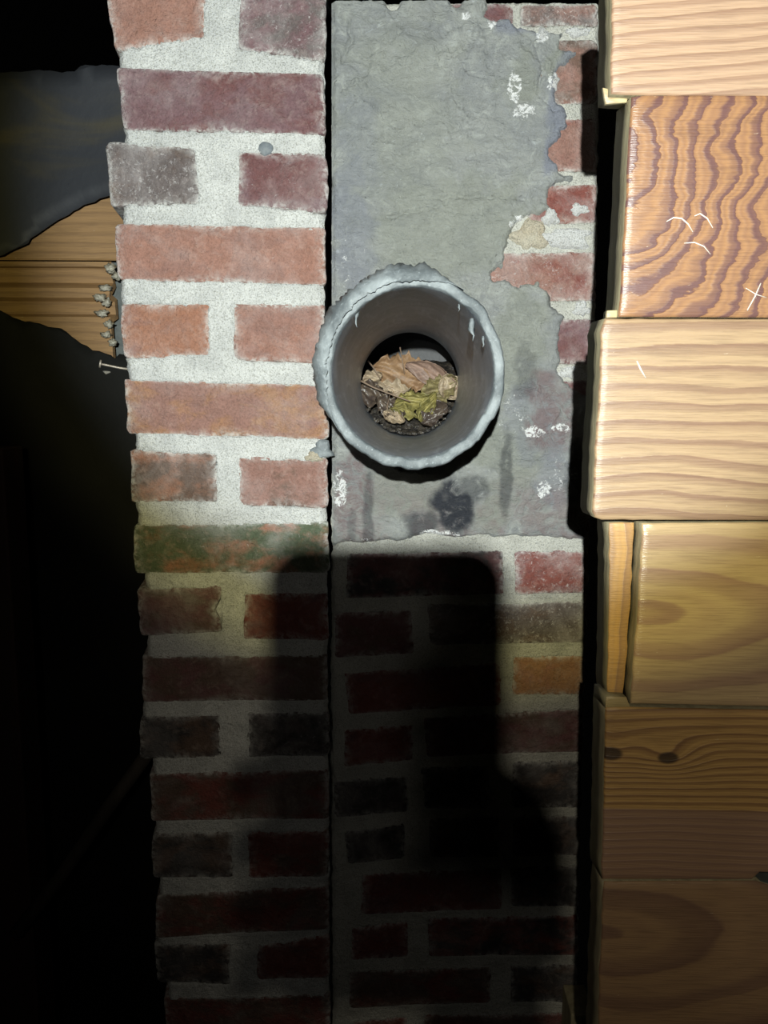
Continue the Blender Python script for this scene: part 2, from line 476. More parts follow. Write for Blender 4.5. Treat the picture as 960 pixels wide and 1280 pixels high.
def interp_edge(pts, z_arr, Y):
    """pts: (py, px) list -> x positions for wall heights z"""
    W = [at(px, py, Y) for py, px in pts]
    zs = np.array([p.z for p in W])[::-1]; xs = np.array([p.x for p in W])[::-1]
    return np.interp(z_arr, zs, xs)

def mortar_sheet(name, Y, top_py, bot_py, ledge, redge, polys, mat, parent, step=0.0022, depth=0.14, hole=False, rec=0.0015, seed=0, smear=0.0022):
    z1 = at(480, top_py, Y).z; z0 = at(480, bot_py, Y).z
    nz = int((z1-z0)/step); z = np.linspace(z1, z0, nz)
    xl = interp_edge(ledge, z, Y); xr = interp_edge(redge, z, Y)
    nu = int(np.max(xr-xl)/step)
    u = np.linspace(0, 1, nu)
    X = xl[:, None]+(xr-xl)[:, None]*u[None, :]
    jl = (fbm(z, z*0+seed, 90, 1)-0.5)*0.005; jr = (fbm(z, z*0+seed+5, 90, 2)-0.5)*0.004
    X = X + jl[:, None]*(1-u)[None, :]**6 + jr[:, None]*u[None, :]**6
    Z = np.repeat(z[:, None], nu, 1)
    sd = np.full(X.shape, -1.0)
    rs_ = random.Random(seed)
    for p in polys:
        dz_ = rs_.uniform(0.0002, 0.0017)
        p = [(q[0], q[1]-dz_) for q in p]
        xs = [q[0] for q in p]; zs = [q[1] for q in p]
        m = (X > min(xs)-.012) & (X < max(xs)+.012) & (Z > min(zs)-.012) & (Z < max(zs)+.012)
        if m.any():
            sd[m] = np.maximum(sd[m], poly_sdf(X[m], Z[m], p))
    wob = (fbm(X+seed, Z, 70, 3)-0.5)
    fine = (fbm(X, Z+seed, 330, 4)-0.5)
    over = smear*(0.4+2.2*wob)+0.0015*fine            # how far the mortar creeps over the arris
    inside = sstep(0, 0.0030, sd-over)
    y = rec + 0.004*wob*0.8 + 0.0022*fine - 0.0022*sstep(-0.003, 0.002, sd-over)*(1-inside)
    y = y*(1-inside) + inside*0.012
    # slight bevel at outer edges
    eu = np.minimum(u, 1-u)[None, :]*(xr-xl)[:, None]
    y = y + 0.006*(1-sstep(0, 0.006, eu))
    Yg = Y + y
    # side returns
    X = np.concatenate([X[:, :1], X, X[:, -1:]-(0.020 if Y < 0 else 0)], 1); Z = np.concatenate([Z[:, :1], Z, Z[:, -1:]], 1)
    Yg = np.concatenate([Yg[:, :1]*0+Y+depth, Yg, Yg[:, :1]*0+Y+depth], 1)
    X = np.concatenate([X[:1], X], 0); Z = np.concatenate([Z[:1], Z], 0); Yg = np.concatenate([Yg[:1]*0+Y+depth, Yg], 0)
    h, wd = X.shape
    V = np.stack([X.ravel(), Yg.ravel(), Z.ravel()], 1)
    i = np.arange(h-1)[:, None]*wd + np.arange(wd-1)[None, :]
    Fc = np.stack([i, i+wd, i+wd+1, i+1], -1).reshape(-1, 4)
    if hole:
        cx = V[Fc].mean(1)
        k = np.hypot(cx[:, 0]-PC.x, cx[:, 2]-PC.z) > ROUT-0.004
        Fc = Fc[k]
    return add_mesh(name, V, Fc, mat, parent)

pier = empty('brick_pier', at(280, 1330, YL+0.05),
             'tall red brick pier with wide pale mortar joints left of the cemented chimney', 'brick pier')
chim = empty('brick_chimney', at(575, 1330, YR+0.05),
             'brick chimney breast with grey cement coat and round flue hole beside the boards', 'chimney')

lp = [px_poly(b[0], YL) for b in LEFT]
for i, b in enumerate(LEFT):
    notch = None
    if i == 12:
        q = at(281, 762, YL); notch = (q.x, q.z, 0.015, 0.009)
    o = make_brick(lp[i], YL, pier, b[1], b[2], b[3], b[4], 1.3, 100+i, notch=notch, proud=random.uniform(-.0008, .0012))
mortar_sheet('mortar', YL, -25, 1345,
    [(-25, 139), (75, 147), (170, 154), (262, 151), (365, 149), (460, 157), (553, 168), (640, 169), (725, 181), (808, 184), (887, 178), (955, 189), (1035, 193), (1108, 198), (1178, 196), (1240, 208), (1345, 212)],
    [(-25, 405), (400, 405), (800, 409), (1345, 412)], lp, MORTAR, pier, seed=3, smear=0.0030, rec=0.0004)

cp = [px_poly(b[0], YR) for b in CHIM]
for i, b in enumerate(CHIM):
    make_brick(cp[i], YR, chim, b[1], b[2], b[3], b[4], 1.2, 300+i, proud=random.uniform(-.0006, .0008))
mortar_sheet('mortar', YR, 5, 1345, [(-25, 415), (600, 414.5), (1000, 413), (1345, 416)],
    [(-25, 752), (250, 748), (500, 744), (800, 734), (1100, 724), (1345, 720)], cp, MORTAR2, chim, hole=True, seed=8, smear=0.0020, depth=0.5, rec=0.0009)

# ------------------------------------------------------------------ cement coat on the chimney
def cement_coat():
    step = 0.0017
    z1 = at(500, 4, YR).z; z0 = at(500, 684, YR).z
    xL = at(415, 300, YR).x; xR = at(748, 300, YR).x
    nz = int((z1-z0)/step); nx = int((xR-xL)/step)
    Z, X = np.meshgrid(np.linspace(z1, z0, nz), np.linspace(xL, xR, nx), indexing='ij')
    bpx = [(405, -10), (612, -10), (612, 14), (604, 22), (640, 26), (672, 40), (700, 44), (700, 60), (722, 66), (704, 90),
           (700, 128), (712, 140), (716, 160), (704, 176), (690, 196), (700, 214), (722, 216), (718, 232),
           (690, 238), (684, 262), (664, 276), (644, 282), (640, 305), (634, 322), (620, 345), (640, 352), (665, 352),
           (672, 345), (692, 380), (706, 396), (700, 430), (704, 452), (694, 462), (704, 478), (742, 492), (742, 700), (405, 700)]
    poly = [(at(a, b, YR).x, at(a, b, YR).z) for a, b in bpx]
    wob = (fbm(X, Z, 45, 5)-0.5)*0.018+(fbm(X, Z, 150, 2)-0.5)*0.007
    sd = poly_sdf(X, Z, poly)+wob
    # ragged bottom edge
    bx = [405, 500, 540, 560, 650, 745]; by = [684, 677, 668, 673, 671, 673]
    zb = np.interp(X[0], [at(a, 675, YR).x for a in bx], [at(480, b, YR).z for b in by])
    sd = np.minimum(sd, (Z - zb[None, :]) + (fbm(X, Z, 60, 2)-0.5)*0.010)
    # notch in the top edge
    for (nxp, nyp, rr) in ((491, 4, 0.005), (645, 8, 0.013), (570, 2, .004)):
        q = at(nxp, nyp, YR); sd = np.minimum(sd, np.hypot(X-q.x, Z-q.z)-rr)
    cov = sstep(-0.001, 0.006, sd)
    t = 0.0050 + 0.0045*(fbm(X, Z, 9, 1)-0.4) + 0.0034*(fbm(X*0.6+Z*0.4, Z*1.4, 30, 2)-0.5)
    # trowel folds: ridged noise
    f1 = fbm(X+0.3*Z, Z-0.4*X, 14, 6); f2 = np.abs(f1-0.5)
    t = t + 0.0024*np.exp(-(f2/0.018)**2)*sstep(0.45, 0.62, fbm(X, Z, 12, 3))
    g1 = fbm(X*0.5, Z*1.6+X*0.3, 20, 7); t = t - 0.0020*np.exp(-((g1-0.52)/0.012)**2)
    # thinner coat low down and where brick reads through
    low = sstep(at(500, 560, YR).z, at(500, 690, YR).z, Z)
    t = t*(1-0.45*low) + 0.0012*fbm(X, Z, 260, 4)
    # hairline crack near the upper right
    for cr in ([(668, 60), (676, 90), (672, 118), (690, 140), (728, 143)], [(540, 250), (600, 247), (655, 250)], [(485, 272), (520, 266), (560, 255)], [(438, 30), (440, 55), (428, 78)]):
        cpnt = [(at(a, b, YR).x, at(a, b, YR).z) for a, b in cr]
        d = np.full(X.shape, 1.0)
        for (a, b) in zip(cpnt[:-1], cpnt[1:]):
            ex, ez = b[0]-a[0], b[1]-a[1]; L = ex*ex+ez*ez
            k = np.clip(((X-a[0])*ex+(Z-a[1])*ez)/L, 0, 1)
            d = np.minimum(d, np.hypot(X-a[0]-k*ex+(vnoise(X*150, Z*150, 2)-.5)*0.004, Z-a[1]-k*ez+(vnoise(X*150, Z*150, 5)-.5)*0.004))
        t = t - 0.0055*np.exp(-(d/0.0013)**2)
    # the coat swells up around the pipe on its upper left
    rp = np.hypot(X-PC.x, Z-PC.z); an = np.arctan2(Z-PC.z, X-PC.x)
    up = sstep(-0.2, 0.7, np.cos(an-math.radians(125)))
    t = t + up*0.016*np.exp(-np.maximum(rp-ROUT, 0)/0.022)
    # left arris rolls off slightly
    t = t - 0.004*(1-sstep(0, 0.006, X-xL))
    y = -t*cov + 0.006*(1-cov)
    V = np.stack([X.ravel(), (YR+y).ravel(), Z.ravel()], 1)
    i = np.arange(nz-1)[:, None]*nx + np.arange(nx-1)[None, :]
    Fc = np.stack([i, i+nx, i+nx+1, i+1], -1).reshape(-1, 4)
    C = V[Fc].mean(1); cc = cov.ravel()[Fc].max(1)
    Fc = Fc[(np.hypot(C[:, 0]-PC.x, C[:, 2]-PC.z) > ROUT-0.004) & (cc > 0.001)]
    def blob(px, py, rx, ry, k=0):
        q = at(px, py, YR); s_ = 0.00094
        d = np.hypot((X-q.x)/(rx*s_), (Z-q.z)/(ry*s_)) + (fbm(X, Z, 55, k)-0.5)*1.1
        return 1-sstep(0.6, 1.15, d)
    soot = np.maximum.reduce([blob(566, 636, 28, 48, 1), blob(590, 610, 26, 22, 2)*0.6, blob(632, 590, 8, 60, 3)*0.6, blob(460, 640, 8, 45, 4)*0.55, blob(440, 660, 6, 30, 4)*0.4, blob(700, 375, 16, 14, 5)*0.4, blob(525, 655, 22, 22, 6)*0.7, blob(720, 600, 16, 50, 6)*0.5, blob(655, 460, 14, 40, 2)*0.35])
    olive = np.maximum.reduce([blob(500, 615, 60, 40, 2), blob(615, 640, 22, 26, 3), blob(650, 440, 40, 90, 4), blob(560, 285, 110, 70, 5)*0.9, blob(490, 150, 90, 120, 6)*0.6, blob(640, 560, 50, 60, 1), blob(650, 105, 25, 40, 3), blob(700, 80, 20, 20, 1)])
    blue = np.maximum.reduce([blob(664, 32, 38, 16, 2), blob(705, 140, 22, 62, 3), blob(450, 190, 26, 70, 4)*0.35, blob(690, 195, 14, 30, 4), blob(440, 300, 30, 90, 5)*0.6, blob(660, 520, 40, 60, 6)*0.5, blob(690, 590, 25, 60, 2)*0.5])
    ruddy = np.maximum.reduce([low*0.75*sstep(0.4, 0.6, fbm(X, Z, 24, 3)), blob(440, 625, 26, 60, 1)*0.8, blob(690, 520, 36, 60, 2)*0.8, blob(690, 640, 50, 40, 3)*0.6, blob(720, 240, 24, 10, 3)])
    lime = np.maximum.reduce([blob(642, 112, 9, 20, 1), blob(655, 142, 14, 14, 2), blob(678, 46, 14, 16, 3), blob(614, 30, 10, 14, 4), blob(583, 23, 8, 5, 1), blob(668, 540, 16, 9, 2), blob(700, 535, 18, 7, 3), blob(677, 610, 10, 16, 4), blob(424, 612, 12, 22, 5), blob(545, 668, 30, 9, 5), blob(500, 205, 40, 70, 3)*0.45, blob(690, 100, 10, 12, 2), blob(655, 280, 18, 12, 1), blob(670, 675, 60, 5, 1)*0.8, blob(640, 520, 26, 30, 5)*0.6, blob(700, 590, 20, 40, 6)*0.65, blob(560, 200, 80, 50, 6)*0.35, blob(715, 140, 14, 40, 5)*0.5, blob(440, 330, 24, 60, 2)*0.55, blob(470, 676, 60, 6, 2)*0.7])
    wet = np.maximum.reduce([blob(428, 330, 26, 110, 1), blob(440, 390, 30, 40, 2), blob(560, 640, 60, 40, 3)*0.4])
    o = add_mesh('cement_coat', V, Fc, RENDER, chim, attrs={'soot': soot.ravel(), 'olive': olive.ravel(), 'bluish': blue.ravel(), 'ruddy': ruddy.ravel(), 'lime': lime.ravel(), 'wet': wet.ravel()})
    o['label'] = 'grey trowelled cement coat, broken away to brick at its right edge'
cement_coat()

# the crumbly pale patch of old mortar that stands proud on the right of the coat
def lump(name, px, py, Y, rx, rz, thick, mat, parent, seed, n=26, rings=7, rag=1.0):
    q = at(px, py, Y); r = random.Random(seed)
    ph = [r.uniform(0, 6.28) for _ in range(5)]
    V = []; Fc = []
    for k in range(rings+1):
        t = k/rings
        for i in range(n):
            a = 2*math.pi*i/n
            w_ = 1+rag*(0.18*math.sin(3*a+ph[0])+0.13*math.sin(5*a+ph[1])+0.08*math.sin(9*a+ph[2])+r.uniform(-.05, .05))
            hh = thick*math.cos(t*math.pi/2)**0.6 + r.uniform(-1, 1)*thick*0.10
            if k == rings: hh = -0.003
            V.append((q.x+rx*t*w_*math.cos(a), Y-hh, q.z+rz*t*w_*math.sin(a)))
    for k in range(rings):
        for i in range(n):
            j = (i+1) % n
            Fc.append((k*n+i, (k+1)*n+i, (k+1)*n+j, k*n+j))
    return add_mesh(name, V, Fc, mat, parent)
BEIGE = mat_mortar('beige_old_mortar', (0.52, 0.45, 0.34), (0.60, 0.56, 0.46))
WHITE = mat_mortar('white_mortar', (0.72, 0.73, 0.73), (0.58, 0.58, 0.58))
m1 = lump('mortar_patch', 663, 294, YR, 0.021, 0.017, 0.006, BEIGE, chim, 5); m1['label'] = 'beige lump of old mortar'
lump('mortar_patch', 706, 298, YR, 0.032, 0.012, 0.005, WHITE, chim, 6)
lump('mortar_patch', 727, 386, YR, 0.010, 0.009, 0.0035, WHITE, chim, 9)
lump('mortar_patch', 716, 466, YR, 0.020, 0.008, 0.0035, WHITE, chim, 10)
lump('mortar_patch', 688, 272, YR, 0.010, 0.010, 0.005, WHITE, chim, 12)
lump('mortar_patch', 724, 262, YR, 0.011, 0.007, 0.003, WHITE, chim, 13)
lump('mortar_patch', 722, 40, YR, 0.014, 0.005, 0.003, WHITE, chim, 14)
lump('mortar_patch', 692, 104, YR, 0.006, 0.009, 0.006, WHITE, chim, 15)
lump('mortar_patch', 678, 46, YR, 0.006, 0.009, 0.007, WHITE, chim, 16)
# dark plug in the pier's mortar
PLUG = mat_simple('grey_plug', (0.13, 0.15, 0.17), (0.19, 0.21, 0.22), 120, 0.7, 0.5, 0.002)
pg = lump('plug', 332, 186, YL, 0.0088, 0.0080, 0.0035, PLUG, pier, 21, rag=0.15); pg['label'] = 'round blue-grey plug in the mortar'
lump('cement_smear', 402, 562, YL, 0.012, 0.011, 0.0035, RIM, pier, 33)['label'] = 'grey smear of cement on the pier edge'
lump('mortar_patch', 392, 571, YL, 0.010, 0.007, 0.004, BEIGE, pier, 34)

# ------------------------------------------------------------------ flue pipe
YF, YB = -0.20, 0.262
OV = 1.04
def flue_pipe():
    root = empty('flue_pipe', (PC.x, YR, PC.z-ROUT), 'thick grey round flue pipe sticking out of the cemented chimney', 'pipe')
    NA = 160
    A = np.arange(NA)*2*math.pi/NA
    rimn = fbm(np.cos(A)*2+5, np.sin(A)*2+5, 3.0, 2)-0.5
    rimf = fbm(np.cos(A)*2+9, np.sin(A)*2+9, 14.0, 3)-0.5
    RM = (RIN+ROUT)/2
    prof = [ # (radius, y, noise amount)
        (RIN*1.0, YB, 0), (RIN, YB-0.10, 0), (RIN, YB-0.2, 0), (RIN, YR-0.03, 0), (RIN, YF+0.06, 0), (RIN, YF+0.012, 0.2), (RIN+0.0005, YF+0.005, 0.5),
        (RIN+0.0012, YF+0.0010, 1), (RM-0.003, YF-0.0002, 1), (RM+0.003, YF-0.0000, 1), (ROUT-0.0012, YF+0.0008, 1), (ROUT, YF+0.003, 1),
        (ROUT, YF+0.03, 0.8), (ROUT-0.001, YR-0.08, 0.5), (ROUT-0.001, YR+0.02, 0)]
    def ringsmesh(sel, name, mat):
        V = []; Fc = []
        for (r_, y_, a_) in sel:
            for i in range(NA):
                rr = r_+(rimn[i]*0.0050+rimf[i]*0.0014)*a_
                V.append((PC.x+rr*math.cos(A[i]), y_+(rimf[i]*0.0012+rimn[i]*.004)*a_, PC.z+OV*rr*math.sin(A[i])))
        for k in range(len(sel)-1):
            for i in range(NA):
                j = (i+1) % NA
                Fc.append((k*NA+i, (k+1)*NA+i, (k+1)*NA+j, k*NA+j))
        return add_mesh(name, V, Fc, mat, root, origin=(PC.x, YF, PC.z))
    ringsmesh(prof[:7], 'pipe_bore', BORE)
    ringsmesh(prof[6:], 'pipe_wall', RIM)
    # outer shell beyond the wall so the pipe has thickness at its far end
    # cement collar on the upper left
    n1, n2 = 110, 26
    V = []; Fc = []
    a0, a1 = math.radians(58), math.radians(218)
    aa = np.linspace(a0, a1, n1); tt = np.linspace(0, 1, n2)
    AA, TT = np.meshgrid(aa, tt, indexing='ij')
    env = sstep(a0, a0+0.5, AA)*(1-sstep(a1-0.6, a1, AA))
    nz_ = fbm(AA*3, TT*3, 2.2, 1)-0.5; nf = fbm(AA*3, TT*5, 9.0, 4)-0.5
    rad = ROUT+0.0005 + env*(0.0100*np.exp(-((TT-0.75)/0.5)**2)+0.010*nz_+0.010*nf)
    lip = sstep(0.80, 1.0, TT)
    rad = rad*(1-lip)+(ROUT-0.0055*env+0.006*nf*env)*lip
    yy = (YR+0.0) + (YF-YR)*np.minimum(TT*1.12, 1.0) - 0.0045*lip*env + 0.008*nf*env
    V = np.stack([(PC.x+rad*np.cos(AA)).ravel(), yy.ravel(), (PC.z+OV*rad*np.sin(AA)).ravel()], 1)
    i = np.arange(n1-1)[:, None]*n2+np.arange(n2-1)[None, :]
    Fc = np.stack([i, i+1, i+n2+1, i+n2], -1).reshape(-1, 4)
    add_mesh('cement_collar', V, Fc, RIM, root)['label'] = 'rough layered cement caked around the upper left of the pipe'
    # shreds of cement hanging inside the mouth
    for (px, py, ln, wd_) in ((446, 388, 0.015, 0.006), (590, 398, 0.020, 0.011), (604, 420, 0.010, 0.004), (574, 378, 0.008, 0.004), (430, 400, 0.006, 0.004)):
        q = at(px, py, YF+0.012)
        r = random.Random(px)
        V = []; Fc = []
        for k in range(5):
            t = k/4
            wv = wd_*0.75*(1-t)**0.8*(1+r.uniform(-.6, .5))+0.0004
            off = r.uniform(-.3, .3)*wd_*t
            for (sx, sy) in ((-1, 0), (0, -0.35), (1, 0), (0, 0.35)):
                V.append((q.x+off+sx*wv/2, q.y+sy*wv, q.z-ln*t))
        for k in range(4):
            for j in range(4):
                Fc.append((k*4+j, k*4+(j+1) % 4, (k+1)*4+(j+1) % 4, (k+1)*4+j))
        Fc += [(3, 2, 1, 0), (16, 17, 18, 19)]
        add_mesh('cement_shred', V, Fc, RIM, root)
    return root
pipe = flue_pipe()

# flue cavity behind the pipe, part of the chimney
LINER = mat_simple('sooty_flue_lining', (0.055, 0.058, 0.066), (0.085, 0.088, 0.098), 20, 0.5, 0.4, 0.003)
def box_mesh(x0, x1, y0, y1, z0, z1):
    V = [(x, y, z) for x in (x0, x1) for y in (y0, y1) for z in (z0, z1)]
    return V, [(0, 1, 3, 2), (4, 6, 7, 5), (0, 4, 5, 1), (2, 3, 7, 6), (0, 2, 6, 4), (1, 5, 7, 3)]
fx0, fx1, fz0, fz1 = PC.x-0.14, PC.x+0.14, PC.z-RIN-0.10, PC.z+0.26
V, Fc = box_mesh(fx0, fx1, YB-0.001, YB+0.19, fz0, fz1)
Fc = [f for k, f in enumerate(Fc) if k != 2]     # open towards the pipe
add_mesh('flue_lining', V, Fc, LINER, chim, smooth=False)

# debris heap and leaves ------------------------------------------------
GRIT = NT('wet_grit')
_P = GRIT.obj(); _a = GRIT.noise(_P, 90, 4, 0.7, 0.5); _g = GRIT.noise(_P, 300, 3, 0.7)
GRIT = GRIT.out(GRIT.mix(GRIT.ramp(_a, 0.4, 0.65), (0.035, 0.032, 0.03), (0.10, 0.085, 0.07)), 0.22, GRIT.bump(_g, 0.8, 0.004), 0.6)
ZB = PC.z-RIN           # bottom of the bore
def heap_y(x, z):
    pass
def heap():
    n = 110
    xs = np.linspace(PC.x-0.125, PC.x+0.125, n); ts = np.linspace(0, 1, n)
    X, T = np.meshgrid(xs, ts, indexing='ij')
    Yy = YB-0.075 + T*0.26
    u = (X-PC.x)/RIN
    floor = PC.z-np.sqrt(np.maximum(RIN**2-(X-PC.x)**2, 0))
    Zs = PC.z-RIN-0.006 + 0.120*sstep(0.12, 0.9, T) + 0.010*(fbm(X, Yy, 28, 2)-0.5) + 0.008*(fbm(X, Yy, 90, 4)-0.5)
    V = np.stack([X.ravel(), Yy.ravel(), Zs.ravel()], 1)
    i = np.arange(n-1)[:, None]*n+np.arange(n-1)[None, :]
    Fc = np.stack([i, i+n, i+n+1, i+1], -1).reshape(-1, 4)
    # inside the bore keep only what lies within the pipe
    C = V[Fc].mean(1)
    inb = (C[:, 1] > YB) | (np.hypot(C[:, 0]-PC.x, C[:, 2]-PC.z) < RIN-0.0005)
    o = add_mesh('debris_heap', V, Fc[inb], GRIT, None)
    tag(o, 'wet dark heap of grit and rotted leaf litter inside the flue pipe', 'debris', kind='stuff')
    # little wet pebbles at the foot, joined with the heap's stuff
    bm = bmesh.new(); r = random.Random(4)
    for k in range(150):
        x = PC.x+r.gauss(0, 0.030); t = r.uniform(0.05, 0.42)
        y = YB-0.075+t*0.26
        z = PC.z-RIN-0.004+0.120*float(sstep(0.12, 0.9, np.array(t)))
        rb = PC.z-math.sqrt(max(RIN**2-(x-PC.x)**2, 0))
        z = max(z, rb) + 0.001
        s_ = r.uniform(0.0018, 0.0045)
        m = Matrix.Translation((x, y, z)) @ Matrix.Rotation(r.uniform(0, 6), 4, 'Z') @ Matrix.Diagonal((s_*r.uniform(.8, 1.6), s_, s_*r.uniform(.5, .9), 1))
        bmesh.ops.create_icosphere(bm, subdivisions=1, radius=1, matrix=m)
    me = bpy.data.meshes.new('wet_pebbles'); bm.to_mesh(me); bm.free(); me.materials.append(GRIT)
    me.polygons.foreach_set('use_smooth', [True]*len(me.polygons))
    po = bpy.data.objects.new('wet_pebbles', me); COL.objects.link(po)
    tag(po, 'glistening wet grit at the foot of the litter in the pipe', 'grit', kind='stuff')
heap()

def mat_leaf(name, c1, c2, rough=0.5):
    s = NT(name); P = s.obj()
    a = s.noise(P, 60, 5, 0.6, 0.6); g = s.noise(P, 400, 3, 0.7)
    vein = s.attr('vein').outputs['Fac']
    col = s.mix(s.ramp(a, 0.35, 0.65), c1, c2)
    col = s.mix(s.math('MULTIPLY', s.ramp(g, 0.5, 0.75), 0.4), col, tuple(v*0.3 for v in c2))
    col = s.mix(s.math('MULTIPLY', vein, 0.55), col, tuple(min(1, v*1.5) for v in c1))
    return s.out(col, rough, s.bump(a, 0.5, 0.003), 0.4)
TAN = mat_leaf('tan_leaf', (0.30, 0.185, 0.10), (0.22, 0.13, 0.07))
MAUVE = mat_leaf('mauve_leaf', (0.30, 0.20, 0.155), (0.22, 0.15, 0.12))
YELL = mat_leaf('yellow_leaf', (0.29, 0.25, 0.085), (0.15, 0.14, 0.05))
OLV = mat_leaf('olive_leaf', (0.26, 0.22, 0.10), (0.16, 0.13, 0.07))
PALE = mat_leaf('pale_leaf', (0.42, 0.34, 0.24), (0.25, 0.19, 0.13))
DKLF = mat_leaf('dark_leaf', (0.10, 0.075, 0.055), (0.06, 0.045, 0.04), 0.3)
STEM = mat_simple('stem_bark', (0.20, 0.14, 0.10), (0.30, 0.22, 0.16), 80, 0.6)

def tube(points, radii, n=7):
    V = []; Fc = []
    for k, p in enumerate(points):
        p = Vector(p)
        a = Vector(points[min(k+1, len(points)-1)])-Vector(points[max(k-1, 0)])
        a.normalize()
        u = a.cross(Vector((0.13, 0.2, 1))); u.normalize(); v = a.cross(u)
        for i in range(n):
            t = 2*math.pi*i/n
            V.append(tuple(p+(u*math.cos(t)+v*math.sin(t))*radii[k]))
    for k in range(len(points)-1):
        for i in range(n):
            j = (i+1) % n
            Fc.append((k*n+i, k*n+j, (k+1)*n+j, (k+1)*n+i))
    Fc.append(tuple(range(n-1, -1, -1))); Fc.append(tuple((len(points)-1)*n+i for i in range(n)))
    return V, Fc

def leaf(px, py, Y, length, width, rot, tilt, mat, label, curl=1.0, wave=1.0, seed=0, lobes=0, stem=None):
    """a real curled blade: local u along length, v across; with thickness; facing the mouth"""
    q = at(px, py, Y); r = random.Random(seed); ph = [r.uniform(0, 6.28) for _ in range(6)]
    nu, nv = 34, 18
    M = Matrix.Rotation(rot, 3, 'Y') @ Matrix.Rotation(tilt, 3, 'X')
    V = []; vein = []
    for i in range(nu+1):
        u = i/nu
        wv = width*0.5*math.sin(math.pi*min(1, u*0.97+0.02))**0.7
        if lobes: wv *= 0.86+0.10*math.cos(u*lobes*2*math.pi+ph[0])+0.06*math.cos(u*(lobes*2+1)*2*math.pi+ph[4]+(2 if v > 0 else 0)) if False else 0.88
        for j in range(nv+1):
            v = j/nv*2-1
            sc_ = 1+(0.13*math.sin(u*lobes*6.28+ph[0]+(1.9 if v > 0 else 0))+0.09*math.sin(u*lobes*14+ph[4]+(2.6 if v > 0 else 0)))*abs(v) if lobes else 1.0
            x = (u-0.5)*length; z = v*wv*sc_
            d = curl*0.5*width*(v*v)*0.5 + curl*0.18*length*((u-0.5)**2)*2
            d += wave*0.0030*math.sin(u*9+ph[1]+v*2)*abs(v) + wave*0.0020*math.sin(u*21+v*5+ph[2])*abs(v)+wave*0.0014*math.sin(v*11+u*13+ph[3])
            if abs(v) > 0.9: x += r.uniform(-1, 1)*0.0008; z += r.uniform(-1, 1)*0.0008
            p = M @ Vector((x, -d, z))
            V.append(tuple(q+p))
            sv = abs(((u*7+abs(v)*1.5) % 1)-0.5)
            vein.append(1.0 if abs(v) < 0.06 else (0.7 if sv < 0.07 else 0.0))
    w_ = nv+1
    Fc = [(i*w_+j, (i+1)*w_+j, (i+1)*w_+j+1, i*w_+j+1) for i in range(nu) for j in range(nv)]
    o = add_mesh('dry_leaf', V, Fc, mat, None, attrs={'vein': vein})
    md = o.modifiers.new('thickness', 'SOLIDIFY'); md.thickness = 0.0004
    tag(o, label, 'leaf', 'dead leaves in the flue pipe')
    if stem:
        a = Vector(q)+M @ Vector((0.5*length*stem[0], -curl*0.045*length, 0)); b = at(stem[1], stem[2], Y-0.006)
        mid = (a+b)/2+Vector((0, -0.002, 0.002))
        Vt, Ft = tube([a, mid, b], [0.0007, 0.0008, 0.0011])
        add_mesh('leaf_stem', Vt, Ft, STEM, o)
    return o

YH = YB+0.03
leaf(502, 468, YH-0.010, 0.088, 0.070, math.radians(8), math.radians(-14), TAN, 'large tan leaf with scalloped edge lying uppermost on the litter in the pipe', 0.25, 1.5, 1, 5, stem=(0.1, 500, 434))
leaf(541, 466, YH-0.016, 0.084, 0.035, math.radians(24), math.radians(25), MAUVE, 'folded mauve-brown leaf with pointed tip right of the tan leaf', 0.9, 0.6, 2, 0, stem=(1, 573, 468))
leaf(548, 488, YH-0.020, 0.062, 0.045, math.radians(-30), math.radians(-5), OLV, 'olive curled leaf low at the right of the litter', 0.9, 2.4, 3, 4)
leaf(514, 501, YH-0.034, 0.054, 0.037, math.radians(-12), math.radians(10), YELL, 'yellow-green crumpled leaf at the middle of the litter', 1.0, 2.6, 4, 3)
leaf(534, 508, YH-0.040, 0.048, 0.027, math.radians(-62), math.radians(0), YELL, 'narrow yellow curl of leaf right of the yellow-green crumpled leaf', 1.2, 2.4, 5, 2)
leaf(505, 514, YH-0.046, 0.043, 0.022, math.radians(15), math.radians(20), YELL, 'small mustard leaf edge just above the wet grit', 0.8, 2.2, 6, 2)
leaf(492, 488, YH-0.026, 0.048, 0.027, math.radians(12), math.radians(-30), PALE, 'pale beige curled leaf under the big tan leaf', 1.2, 1.8, 7, 3)
leaf(563, 484, YH-0.024, 0.041, 0.037, math.radians(60), math.radians(0), PALE, 'pale beige leaf against the right side of the bore', 0.6, 1.4, 8, 0)
leaf(466, 474, YH-0.018, 0.031, 0.025, math.radians(-20), math.radians(-10), PALE, 'small pale curled leaf at the left end of the litter', 1.2, 1.6, 9, 0)
leaf(465, 494, YH-0.030, 0.048, 0.043, math.radians(20), math.radians(-30), DKLF, 'dark wet leaf at the lower left of the litter', 0.5, 1.5, 10, 0)
leaf(486, 511, YH-0.046, 0.048, 0.035, math.radians(35), math.radians(-35), DKLF, 'dark wet leaf below the long twig', 0.5, 1.8, 11, 3)
leaf(492, 522, YH-0.058, 0.034, 0.018, math.radians(20), math.radians(-10), PALE, 'pale leaf scrap lying in the wet grit', 0.9, 2.0, 12, 0)
leaf(545, 520, YH-0.054, 0.046, 0.033, math.radians(-40), math.radians(-35), DKLF, 'dark wet leaf at the lower right of the litter', 0.6, 1.8, 13, 3)
def twig(pts, r0, label):
    P = [at(a, b, y) for a, b, y in pts]
    V, Fc = tube(P, [r0*(1-0.4*i/len(P)) for i in range(len(P))])
    tag(add_mesh('twig', V, Fc, STEM, None), label, 'twig', 'twigs in the flue pipe')
twig([(451, 476, YH-.052), (466, 484, YH-.052), (484, 491, YH-.05), (500, 497, YH-.05), (513, 502, YH-.05)], 0.0014, 'long thin twig slanting across the left of the leaf litter')
